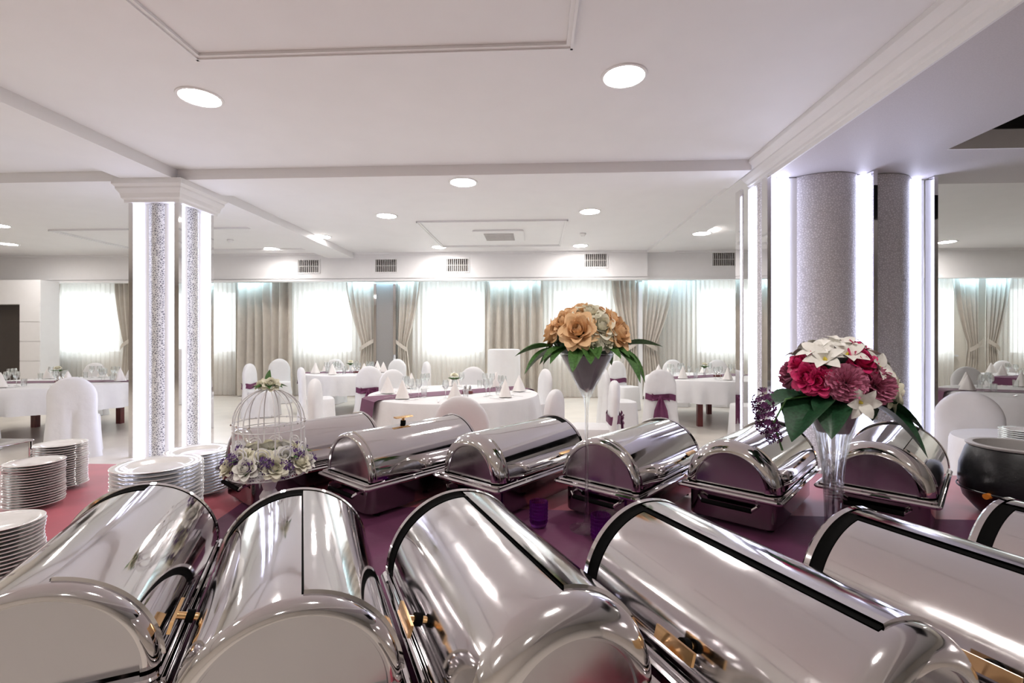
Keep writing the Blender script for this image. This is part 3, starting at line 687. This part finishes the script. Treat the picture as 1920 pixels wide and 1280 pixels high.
# votive glasses
for px, py, lab in ((1010, 984, 'purple ribbed votive glass standing clear on the runner beside the rose vase'), (1126, 1012, 'purple ribbed votive glass half hidden behind a chafing dish at the rose vase foot')):
    p = at(px, py, ZT + .01); g = tag(empty('votive_glass', (p.x, p.y, ZT + .009)), lab, 'candle holder')
    def fn(u, v, q=[(.0001, 0), (.028, 0), (.031, .012), (.0335, .09), (.031, .09), (.028, .012), (.0001, .008)]):
        r_, z_ = q[round(v * 6)]; r_ += .0012 * math.cos(u * 2 * PI * 22) if r_ > .03 else 0
        return (r_ * math.cos(2 * PI * u), r_ * math.sin(2 * PI * u), z_)
    MB().grid(fn, 132, 6, True).build('glass_cup', 'purple_glass', g)
    for k in range(6): MB().tube([(.0338 * math.cos(t * PI / 16), .0338 * math.sin(t * PI / 16), .018 + k * .0125) for t in range(33)], .0011, 5).build('rib', 'purple_glass', g)
    MB().lathe([(.0001, .0085), (.026, .0085), (.026, .026), (.0001, .026)], 20).build('candle', 'plum', g)

# soup kettle
p = at(1898, 985, ZT); g = tag(empty('soup_kettle', (p.x + .11, p.y + .10, ZT + .004)), 'black round soup kettle with open grey lining', 'soup kettle')
g.scale = (.95, .95, .93)
MB().lathe([(.0001, 0), (.115, 0), (.125, .01), (.165, .06), (.182, .13), (.178, .20), (.158, .27), (.150, .285), (.140, .285), (.140, .25), (.0001, .25)], 48).build('kettle_body', 'kettle', g)
MB().lathe([(.1405, .14), (.1405, .286), (.156, .290), (.158, .297), (.150, .301), (.132, .299), (.130, .28), (.125, .15), (.0001, .15)], 48).build('inner_pot', 'kettle_grey', g)
MB().lathe([(.1835, .10), (.1865, .103), (.1865, .107), (.1835, .11)], 48).build('seam', 'kettle', g)
kn = Vector((-.93, -.36, 0)); MB().tube([kn * .178 + Vector((0, 0, .10)), kn * .20 + Vector((0, 0, .10))], .012, 12).build('knob', 'amber', g)
p2 = at(1912, 876, .95); lv = leaf(None, 'leaf', (p2.x + .07, p2.y - .25, 1.00), (-1, -.1, -.35), .09); lv.name = 'green_leaf'
MB()
lv.parent = g; lv.matrix_local = Matrix.Translation((.09, -.17, .30)) @ Matrix.Rotation(R(100), 4, 'Z') @ Matrix.Rotation(R(-35), 4, 'X') @ Matrix.Scale(.1, 4)

# ---------------- dining furniture ----------------
def sup(a, n): c, s = math.cos(a), math.sin(a); return (abs(c) ** (2 / n)) * (1 if c >= 0 else -1), (abs(s) ** (2 / n)) * (1 if s >= 0 else -1)
def chair_meshes(seed):
    rnd = random.Random(seed)
    HB = .97; rows = [0, .08, .2, .35, .46, .58, .68, .76, .82, .87, .905, .93, .95, .963, .97]
    def back(u, v):
        z = rows[round(v * 14)]; a = 2 * PI * u; cx, cy = sup(a, 3)
        hw = .275 - .05 * min(1, z / .55)
        if z > .72: hw = .225 * math.sqrt(max(0, 1 - ((z - .72) / (HB - .72)) ** 2)) + .0005
        hd = .055 if z > .46 else .055 + .05 * (1 - z / .46)
        if z > .72: hd *= max(.02, math.sqrt(max(0, 1 - ((z - .72) / (HB - .72)) ** 6)))
        pl = -.035 * math.exp(-(cx * hw / .02) ** 2) * max(0, min(1, (.78 - z) / .3)) if cy < 0 else 0      # inverted pleat at the rear
        y = cy * hd - pl - .20 - .06 * z * .6 + .012 * math.sin(a * 7 + seed) * max(0, .5 - z)
        x = cx * hw * (1 + .03 * math.sin(a * 6 + seed) * max(0, .6 - z))
        k = noise.noise((x * 7 + seed, y * 7, z * 7)) * .010
        return (x + k, y + k, z)
    b = MB().grid(back, 48, 14, True)
    def seat(u, v):
        zs = [.005, .1, .25, .38, .44, .462, .47, .47]; sc = [1.1, 1.07, 1.03, 1.0, .99, .95, .85, .001]
        j = round(v * 7); a = 2 * PI * u; cx, cy = sup(a, 5)
        wv = 1 + .025 * math.sin(a * 9 + seed) * max(0, 1 - zs[j] / .45)
        return (cx * .225 * sc[j] * wv, .03 + cy * .225 * sc[j] * wv, zs[j] + .004 * noise.noise((cx * 3, cy * 3, seed)))
    s = MB().grid(seat, 56, 7, True)
    return b.mesh('back_cover', 'white_cloth'), s.mesh('seat_cover', 'white_cloth')
CH = [chair_meshes(k) for k in (1, 2, 3)]
def bow_meshes():
    band = MB().grid(lambda u, v: ((.222 + .004 * math.sin(u * 30)) * sup(2 * PI * u, 3)[0], (.075) * sup(2 * PI * u, 3)[1] - .222, .52 + .09 * v + .01 * math.sin(u * 25)), 48, 3, True)
    out = []
    for s in (-1, 1):
        loops = MB(); tails = MB()
        loops.grid(lambda u, v: (s * (.015 + .11 * math.sin(PI * u * .5) ** .8), -.31 - .022 * math.cos(PI * v * 2) * math.sin(PI * min(1, u * 1.1) * .9) , .565 + (v - .5) * (.03 + .10 * u)), 8, 8)
        tails.grid(lambda u, v: (s * (.012 + .055 * v) + (u - .5) * (.03 + .075 * min(1, v * 2)), -.315 - .012 * math.sin(u * 6) - .02 * v, .555 - .36 * v), 6, 8)
        out += [('bow_loop', loops.mesh('bow_loop', 'purple_cloth')), ('bow_tail', tails.mesh('bow_tail', 'purple_cloth'))]
    knot = MB().lathe([(.0001, -.028), (.02, -.022), (.026, 0), (.02, .022), (.0001, .028)], 12, (0, -.312, .565))
    return [('sash', band.mesh('sash', 'purple_cloth')), ('knot', knot.mesh('knot', 'purple_cloth'))] + out
BOW = bow_meshes()
nch = [0]
def chair(x, y, face, lab, bow=False, grp=None):
    """face: heading of the seat, degrees from +Y towards +X"""
    g = tag(empty('covered_chair', (x, y, 0), -R(face)), lab, 'chair', grp); a, b = CH[nch[0] % 3]; nch[0] += 1
    link('back_cover', a, g); link('seat_cover', b, g)
    if bow:
        for n, me in BOW: link(n, me, g)
    return g
def chair_px(px, py_top, face, lab, bow=False, grp=None, maxd=10.6):
    p = at(px, max(py_top, 655), .97)
    k = min(1, maxd / p.y); p = Vector((p.x * k, p.y * k, 0))
    f = R(face); return chair(p.x + .21 * math.sin(f), p.y + .21 * math.cos(f), face, lab, bow, grp)
glass_me = MB().lathe([(.0001, 0), (.034, 0), (.03, .003), (.005, .008), (.004, .08), (.012, .092), (.036, .13), (.038, .16), (.031, .20), (.030, .20), (.036, .16), (.034, .131), (.0001, .096)], 16).mesh('wine_glass', 'glass')
tumbler_me = MB().lathe([(.0001, 0), (.030, 0), (.034, .10), (.032, .10), (.028, .006), (.0001, .006)], 16).mesh('tumbler', 'glass')
def nap(u, v):
    a = 2 * PI * u; r = (1 - v) ** .85 * .075 + .001; r *= 1 + .13 * math.cos(4 * a) * (1 - v) + (.10 if u > .9 else 0)
    return (r * math.cos(a), r * math.sin(a), .005 + .20 * v)
napkin_me = MB().grid(nap, 32, 8, True).mesh('napkin', 'napkin')
fork_me = MB().box(-.006, .006, -.1, .03, 0, .003).box(-.011, .011, .03, .05, 0, .003).box(-.011, -.007, .05, .095, 0, .003).box(-.002, .002, .05, .095, 0, .003).box(.007, .011, .05, .095, 0, .003).mesh('fork', 'chrome', False)
knife_me = MB().box(-.006, .006, -.1, 0, 0, .004).box(-.009, .006, 0, .11, 0, .002).mesh('knife', 'chrome', False)
TZ = .76
def table(cx, cy, r, run_ang, places, where, start=0, hidden_back=True):
    g = tag(empty('round_table', (cx, cy, 0)), 'round dining table with mahogany legs ' + where, 'table')
    MB().lathe([(.0001, TZ - .035), (r - .02, TZ - .035), (r - .01, TZ - .008), (.0001, TZ - .008)], 48).build('table_top', 'wood', g)
    for k in range(4):
        a = PI / 4 + k * PI / 2 + R(20); x, y = .72 * r * math.cos(a), .72 * r * math.sin(a); box('leg', 'wood', x - .04, x + .04, y - .04, y + .04, 0, TZ - .036, parent=g)
    zs = [(0.001, 0), (.5, 0), (.97, 0), (1.0, -.008), (1.012, -.03), (1.02, -.12), (1.03, -.24), (1.035, -.36)]
    ph = random.random() * 6
    o = MB().grid(lambda u, v: ((lambda q: (r * q[0] * (1 + (.022 * math.sin(u * 2 * PI * 19 + ph) + .012 * math.sin(u * 2 * PI * 31)) * max(0, -q[1] - .02) / .3) * math.cos(2 * PI * u),
                     r * q[0] * (1 + (.022 * math.sin(u * 2 * PI * 19 + ph) + .012 * math.sin(u * 2 * PI * 31)) * max(0, -q[1] - .02) / .3) * math.sin(2 * PI * u), TZ + q[1]))(zs[round(v * 7)])), 190, 7, True).build('tablecloth', 'white_cloth')
    o.location = (cx, cy, 0); tag(o, 'white cloth draped over the round table ' + where, 'tablecloth')
    L = r + .035
    def rf(u, v):
        s = -1.22 * L + 2.44 * L * u; q = abs(s); z = TZ + .004
        if q > L: z -= (q - L); s = math.copysign(L + .015 + .16 * (q - L), s)
        return (s, (v - .5) * .42, z)
    o = MB().grid(rf, 60, 4).build('table_runner', 'purple_cloth'); o.location = (cx, cy, 0); o.rotation_euler.z = R(run_ang)
    tag(o, 'purple runner across the round table ' + where, 'runner')
    for k in range(places):
        a = R(start) + 2 * PI * k / places; d = Vector((math.cos(a), math.sin(a))); t = Vector((-d.y, d.x)); c = Vector((cx, cy))
        def put(me, name, p, lab, cat, rz=0):
            q = c + p; o = link(name, me); o.location = (q.x, q.y, TZ + .006); o.rotation_euler.z = rz; tag(o, lab + ' ' + where, cat, {'knife': 'knives', 'wine_glass': 'wine glasses'}.get(name, name + 's') + ' ' + where)
        put(napkin_me, 'napkin', d * (r - .22), 'white cone-folded napkin on the table', 'napkin', a)
        put(fork_me, 'fork', d * (r - .2) + t * .17, 'steel fork on the table', 'fork', a + PI / 2)
        put(knife_me, 'knife', d * (r - .2) - t * .17, 'steel knife on the table', 'knife', a + PI / 2)
        put(glass_me, 'wine_glass', d * (r - .42) - t * .10, 'clear wine glass on the table', 'glass')
        put(glass_me, 'wine_glass', d * (r - .45) - t * .0, 'clear wine glass on the table', 'glass')
        put(tumbler_me, 'tumbler', d * (r - .42) + t * .12, 'clear tumbler on the table', 'glass')
    v = tag(empty('bud_vase', (cx, cy, TZ + .006)), 'glass bud vase on the table ' + where, 'vase')
    MB().lathe([(.0001, 0), (.03, 0), (.02, .02), (.018, .08), (.028, .15), (.026, .15), (.015, .08), (.0001, .03)], 14).build('glass_body', 'glass', v)
    for q in range(7): leaf(v, 'leaf', (0, 0, .13), (math.cos(q * .9), math.sin(q * .9), .9), .10)
    rose(v, 'ivory', (0, 0, .20), (.2, -.3, 1), .04)
    s = tag(empty('condiment_set', (cx + .18, cy - .12, TZ + .006)), 'wooden condiment caddy on the table ' + where, 'caddy')
    box('tray', 'wood', -.06, .06, -.04, .04, 0, .03, parent=s)
    for q in (-.03, .03): MB().lathe([(.0001, .031), (.018, .031), (.018, .08), (.008, .095), (.0001, .10)], 10, (q, 0, 0)).build('shaker', 'chrome', s)
W1 = 'nearest the chafing dishes'; W2 = 'in front of the grey wall pillar'; W3 = 'between peach bouquet and wide lit column'
W4 = 'by the white panelled wall'; W5 = 'beyond the soup kettle'
t1 = Vector((-1.0, 5.85)); table(t1.x, t1.y, 1.02, 38, 8, W1, 10)
t2 = at(652, 699, TZ); table(t2.x, 9.25, .86, 10, 7, W2, 5)
t3 = at(1306, 702, TZ); table(t3.x, 8.6, 1.0, 30, 7, W3, 20)
t4 = at(95, 718, TZ); table(t4.x - .1, t4.y + .2, 1.12, 12, 8, W4, 8)
table(6.3, 6.2, 1.05, -20, 7, W5, 12)
table(9.0, 9.0, .9, 20, 6, 'in front of the crossed tied drapes', 0)
E1 = 'at the table behind the chafing dishes'
chair_px(864, 741, 0, 'white covered chair with its rounded back turned to the chafing dishes')
chair_px(1036, 729, -70, 'white covered chair angled beside the table nearest the rose vase stem')
chair_px(1020, 691, -110, 'white covered chair seen from its side near the cocktail table')
chair_px(887, 687, 180, 'white covered chair facing the buffet behind the flower vase table')
chair_px(737, 692, 130, 'white covered chair wedged between two tables, with napkins before it')
chair_px(594, 709, 78, 'white covered chair standing sideways between birdcage and bowed chair')
chair_px(693, 684, -10, 'white covered chair with purple bow, back to the buffet near the runner end', True, None, 7.9)
chair_px(568, 688, 60, 'white covered chair with broad back just right of the birdcage top')
chair_px(470, 681, 85, 'white covered chair with purple sash seen from the side through the birdcage', True)
chair_px(524, 669, 150, 'white covered chair facing the room in front of the straight beige drape')
chair_px(628, 666, 180, 'white covered chair on the window side of the table with the grey pillar behind')
chair_px(744, 663, 195, 'white covered chair directly in front of the grey wall pillar')
chair_px(798, 669, -120, 'white covered chair below the sheer curtain next to the grey pillar', False, None, 9.5)
chair_px(1238, 692, 10, 'white covered chair with large purple bow before the wide lit column', True)
chair_px(1134, 690, 80, 'white covered chair standing sideways behind the rose vase stem', False)
chair_px(1158, 676, 150, 'white covered chair with purple sash behind the rose vase bowl', True, None, 10.3)
chair(3.1, 7.1, -85, 'white covered chair sideways against the wide lit column')
chair_px(1262, 668, 180, 'white covered chair facing the buffet behind the bowed chair table')
chair_px(1345, 670, 200, 'white covered chair under the sheer curtain beside the wide lit column')
chair(.62, 5.3, -85, 'white covered chair with purple bow right behind the vase stem', True)
chair_px(136, 706, -38, 'white covered chair with pleated back near the square lit column')
chair(-7.0, 5.55, 60, 'white covered chair at the panelled wall side of its table')
chair_px(176, 680, 180, 'white covered chair facing the buffet under the first sheer curtain')
chair_px(1816, 733, 40, 'white covered chair with pleated back behind the soup kettle')
chair(6.97, 7.95, 190, 'white covered chair facing the buffet beyond the soup kettle table')
chair(7.3, 9.0, 100, 'white covered chair sideways just past the wide lit column')
chair_px(1882, 673, 180, 'white covered chair below the crossed tied drapes', False, None, 10.5)
# cocktail table
p = (xat(945, 10.3), 10.3); r = .34
o = MB().grid(lambda u, v: ((r * [0.001, .9, 1, 1.02, 1.03, 1.05, 1.08][round(v * 6)] * (1 + .04 * math.sin(u * 2 * PI * 14) * max(0, v - .45))) * math.cos(2 * PI * u),
     (r * [0.001, .9, 1, 1.02, 1.03, 1.05, 1.08][round(v * 6)] * (1 + .04 * math.sin(u * 2 * PI * 14) * max(0, v - .45))) * math.sin(2 * PI * u), [1.2, 1.2, 1.19, 1.15, .8, .4, .01][round(v * 6)]), 112, 6, True).build('cocktail_table', 'white_cloth')
o.location = (*p, 0); tag(o, 'tall cocktail table wrapped to the floor in white cloth before the drape', 'table')
# draped side table with plates beyond the kettle
q = at(1925, 832, .73)
o = MB().grid(lambda u, v: (.5 * [0.001, .9, 1, 1.02, 1.03, 1.05, 1.08][round(v * 6)] * (1 + .03 * math.sin(u * 2 * PI * 16) * max(0, v - .45)) * math.cos(2 * PI * u),
     .5 * [0.001, .9, 1, 1.02, 1.03, 1.05, 1.08][round(v * 6)] * (1 + .03 * math.sin(u * 2 * PI * 16) * max(0, v - .45)) * math.sin(2 * PI * u), [.73, .73, .722, .69, .5, .25, .01][round(v * 6)]), 112, 6, True).build('side_table', 'white_cloth')
o.location = (q.x + .25, q.y + .1, 0); tag(o, 'white draped side table just beyond the soup kettle', 'table')
stack(q.x + .02, q.y + .02, .135, 6, .0132, 'white plate in the low stack on the draped side table', 'plates on the side table', .732)
